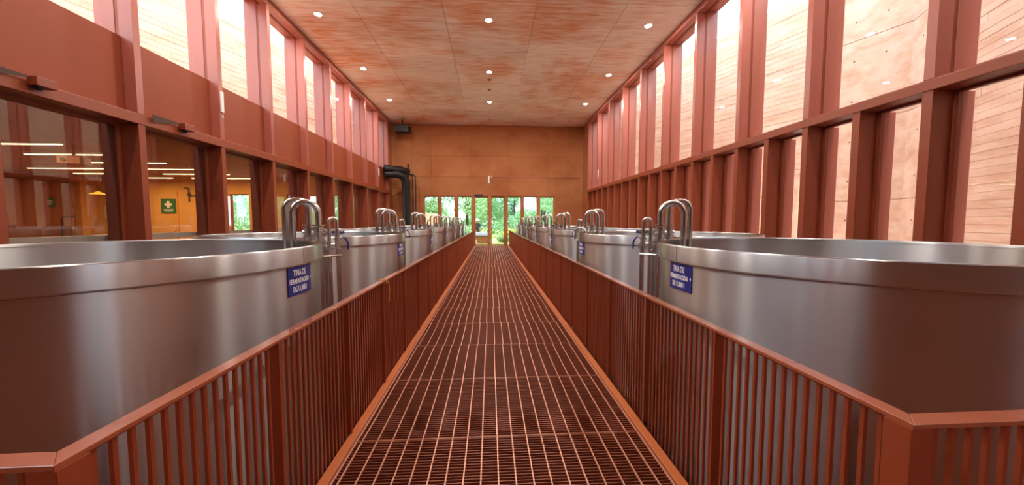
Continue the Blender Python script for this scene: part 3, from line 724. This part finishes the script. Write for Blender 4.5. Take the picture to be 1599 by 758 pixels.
# ------------------------------------------------------------------ outdoors beyond the doors
struct('ground', MB().box(-60, 60, YF+.3, 90, -.4, -.03), 'lawn')
def leaves(mb, n, blobs, size):
    for _ in range(n):
        bx, by, bz, br = random.choice(blobs)
        th, ph = random.random()*2*PI, math.acos(random.uniform(-1, 1)); rr = br*(.55+.45*random.random())
        p = Vector((bx+rr*math.sin(ph)*math.cos(th), by+rr*math.sin(ph)*math.sin(th), bz+rr*.8*math.cos(ph)))
        a = Vector((random.gauss(0, 1), random.gauss(0, 1), random.gauss(0, 1))).normalized(); b_ = a.orthogonal().normalized(); c_ = a.cross(b_); s_ = size*random.uniform(.6, 1.4)
        i = len(mb.v); mb.v += [tuple(p-b_*s_), tuple(p+c_*s_*.5), tuple(p+b_*s_), tuple(p-c_*s_*.5)]; mb.f.append((i, i+1, i+2, i+3)); mb.sm.append(False)
def tree(x, y, h, cr, leafm, label, n=17000, size=.085, z0=-.05):
    t = thing('tree', label, 'tree', (x, y, z0), 0, 'trees beyond the far doors')
    tr = MB().tube([(0, 0, 0), (.1, .05, h*.25), (-.05, 0, h*.55), (0, 0, h*.8)], [.16, .13, .09, .04], 8)
    blobs = []
    for k in range(9):
        a = random.random()*2*PI; r_ = cr*random.uniform(.25, .75); z = h*random.uniform(.12, .92)
        blobs.append((r_*math.cos(a), r_*math.sin(a), z, cr*random.uniform(.38, .6)))
        tr.tube([(0, 0, h*.25+.1*k/9*h), (r_*.5*math.cos(a), r_*.5*math.sin(a), z*.8), (r_*math.cos(a), r_*math.sin(a), z)], [.07, .045, .02], 6)
    tr.obj('trunk', 'bark', t)
    mb = MB(); leaves(mb, n, blobs, size); mb.obj('foliage', leafm, t)
trees = [(-8.6, 37.5, 7.0, 3.0, 'leaf', 'pale green tree behind the leftmost door pane'), (-6.2, 32.2, 6.2, 2.6, 'leaf', 'spreading light green tree behind the second pane from left'),
 (-2.4, 35, 7.5, 3.2, 'leaf', 'tall light green tree behind the third pane from left'), (-.2, 41, 8.5, 3.4, 'leaf', 'tall green tree centred behind the doors'),
 (2.4, 35, 5.4, 2.6, 'leaf2', 'rounded green tree behind the right door'), (4.6, 31, 4.0, 2.3, 'leaf2', 'low blue green tree behind the pane right of the doors'),
 (8.6, 37, 7.6, 3.2, 'leaf2', 'tall blue green tree behind the rightmost pane'), (-15, 33, 6.6, 3, 'leaf', 'light green tree outside the side room windows'),
 (-21, 35, 7, 3.2, 'leaf', 'light green tree far left outside the side room'), (-27, 36, 7, 3.4, 'leaf2', 'blue green tree farthest left outside the side room')]
for a in trees: tree(*a)
for x, y, h, c_, m_, lab in ((1.7, 27.5, 1.2, .9, 'leaf3', 'yellow green shrub right outside the right door'), (3.4, 28.5, 1.3, 1.1, 'leaf3', 'yellow flowering shrub right of the doors'), (.9, 26.3, .7, .6, 'leaf', 'small green bush at the foot of the right door'),
   (-1.9, 28.5, 1.5, 1.0, 'leaf', 'green shrub behind the rail end left of the doors'), (-3.4, 27.2, 1.3, .8, 'leaf', 'green shrub behind the left panes'), (5.4, 28, 1.5, 1.1, 'leaf2', 'blue green shrub behind the right panes')):
    t = thing('shrub', lab, 'shrub', (x, y, -.03)); mb = MB(); leaves(mb, 1600, [(random.uniform(-c_, c_)*.5, random.uniform(-c_, c_)*.5, h*random.uniform(.4, .7), c_*.5) for _ in range(5)], .07); mb.obj('foliage', m_, t)
    MB().tube([(0, 0, 0), (.05, 0, h*.5)], .03, 6).tube([(0, 0, 0), (-.15, .1, h*.6)], .02, 6).tube([(0, 0, 0), (.2, -.1, h*.6)], .02, 6).obj('stem', 'bark', t)
t = thing('hedge', 'dense pale green bank of foliage closing the garden behind the trees', 'hedge', (0, 46, -.05))
mb = MB()
leaves(mb, 42000, [(x_*1.0, random.uniform(-1, 1), random.uniform(.3, 3.6) - (1.6 if 2.5 < x_ < 8 else 0), 1.3) for x_ in [random.uniform(-34, 16) for _ in range(150)]], .13); mb.obj('foliage', 'leaf', t)
struct('wall_garden', MB().box(-5.7, -4.15, 27.9, 28.2, -.03, 2.2), 'outer')
# planter box with stone slab
t = thing('brick_planter', 'low pink brick box with grey stone lid outside the left door', 'planter', (-.62, 25.6, -.03))
MB().box(-.4, .42, -.4, .4, 0, .52).obj('core', 'brick', t)
bmh = MB().box(0, .19, -.012, 0, 0, .07).mesh('brick', 'brick')
for rz in range(6):
    for kx in range(4): put('brick', bmh, t, (-.4+.005+kx*.205-(0 if rz % 2 else .0), -.4, .02+rz*.082))
mb = MB(); mb.v = [(-.48, -.48, .53), (.48, -.48, .53), (.48, .45, .74), (-.48, .45, .74), (-.48, -.48, .60), (.48, -.48, .60), (.48, .45, .81), (-.48, .45, .81)]
mb.f = [(0,3,2,1),(4,5,6,7),(0,1,5,4),(1,2,6,5),(2,3,7,6),(3,0,4,7)]; mb.sm = [False]*6; mb.obj('stone_lid', 'slab', t, bevel=.01)
# person with hat, seen through the left door
def skin_fig(name, verts, edges_, radii, m, parent, sub=1):
    me = bpy.data.meshes.new(name); me.from_pydata(verts, edges_, []); o = bpy.data.objects.new(name, me); C.objects.link(o); o.parent = parent
    sk = o.modifiers.new('skin', 'SKIN'); 
    for i, r_ in enumerate(radii):
        v = me.skin_vertices[0].data[i] if me.skin_vertices else None
        if v: v.radius = r_ if isinstance(r_, tuple) else (r_, r_); v.use_root = (i == 0)
    ss = o.modifiers.new('sub', 'SUBSURF'); ss.levels = sub; ss.render_levels = sub
    return o, me
def skinned(name, verts, edges_, radii, m, parent, sub=2):
    bm = bmesh.new(); lay = bm.verts.layers.skin.verify()
    vs_ = [bm.verts.new(v) for v in verts]
    for i, v in enumerate(vs_):
        r_ = radii[i]; v[lay].radius = r_ if isinstance(r_, tuple) else (r_, r_); v[lay].use_root = (i == 0)
    for a, b in edges_: bm.edges.new((vs_[a], vs_[b]))
    me = bpy.data.meshes.new(name); bm.to_mesh(me); bm.free()
    o = bpy.data.objects.new('tmp', me); C.objects.link(o); o.modifiers.new('skin', 'SKIN').use_smooth_shade = True
    ss = o.modifiers.new('sub', 'SUBSURF'); ss.levels = sub
    bpy.context.view_layer.update()
    m2 = bpy.data.meshes.new_from_object(o.evaluated_get(bpy.context.evaluated_depsgraph_get())); bpy.data.objects.remove(o)
    m2.name = name; m2.materials.clear(); m2.materials.append(M[m]); return put(name, m2, parent)
P_ = thing('person', 'person in a broad pale hat and dark shirt standing outside the left door', 'person', (-1.05, 27.6, -.03), .3)
V = [(0,0,.95),(0,0,1.12),(0,0,1.36),(0,0,1.47),(0,-.01,1.56),(0,-.02,1.68), (.17,0,1.40),(.24,.02,1.14),(.23,-.09,.90),(.22,-.12,.82), (-.17,0,1.40),(-.25,.02,1.14),(-.2,-.14,.95),(-.16,-.2,.88), (.09,0,.88),(.11,-.01,.48),(.11,.03,.09),(.12,-.12,.04), (-.09,0,.88),(-.12,.02,.48),(-.13,.04,.09),(-.14,-.11,.04)]
E_ = [(0,1),(1,2),(2,3),(3,4),(4,5),(2,6),(6,7),(7,8),(8,9),(2,10),(10,11),(11,12),(12,13),(0,14),(14,15),(15,16),(16,17),(0,18),(18,19),(19,20),(20,21)]
Rd = [(.10,.07),(.11,.08),(.12,.08),.055,.075,.085, .055,.042,.03,.03,.055,.042,.03,.03,.085,.055,.04,.035,.085,.055,.04,.035]
skinned('body', V, E_, Rd, 'skin', P_)
V2 = [(0,0,.84),(0,0,1.14),(0,0,1.36),(0,0,1.44),(.17,0,1.40),(.235,.02,1.18),(-.17,0,1.40),(-.245,.02,1.18)]
skinned('shirt', V2, [(0,1),(1,2),(2,3),(2,4),(4,5),(2,6),(6,7)], [(.18,.14),(.165,.13),(.17,.12),.07,.072,.06,.072,.06], 'cloth_dark', P_)
V3 = [(0,0,.98),(.09,0,.88),(.11,-.01,.48),(.11,.03,.12),(-.09,0,.88),(-.12,.02,.48),(-.13,.04,.12)]
skinned('trousers', V3, [(0,1),(1,2),(2,3),(0,4),(4,5),(5,6)], [(.16,.12),.1,.07,.06,.1,.07,.06], 'cloth_dark', P_)
MB().lathe([(.0005, 1.84), (.07, 1.83), (.1, 1.79), (.11, 1.72), (.24, 1.69), (.245, 1.685), (.11, 1.70), (.09, 1.7)], 24, (0, -.02, 0)).obj('hat', 'hat', P_)
MB().lathe([(.0005, -.012), (.012, 0), (.0005, .012)], 8, (.032, -.105, 1.67)).lathe([(.0005, -.012), (.012, 0), (.0005, .012)], 8, (-.032, -.105, 1.67)).obj('eyes', 'black', P_)
for sx, base in ((1, (.22, -.12, .82)), (-1, (-.16, -.2, .88))):
    mb = MB(); bx, by, bz = base
    for k in range(4):
        dx = (-.027+.018*k); ln = (.055, .066, .07, .06)[k]
        mb.tube([(bx+dx, by, bz-.02), (bx+dx, by-.012, bz-.03-ln*.5), (bx+dx, by-.03, bz-.03-ln)], [.009, .008, .006], 6)
    mb.tube([(bx-.03*sx, by, bz+.01), (bx-.052*sx, by-.02, bz-.02), (bx-.05*sx, by-.035, bz-.05)], [.011, .009, .007], 6)
    mb.obj('fingers', 'skin', P_)
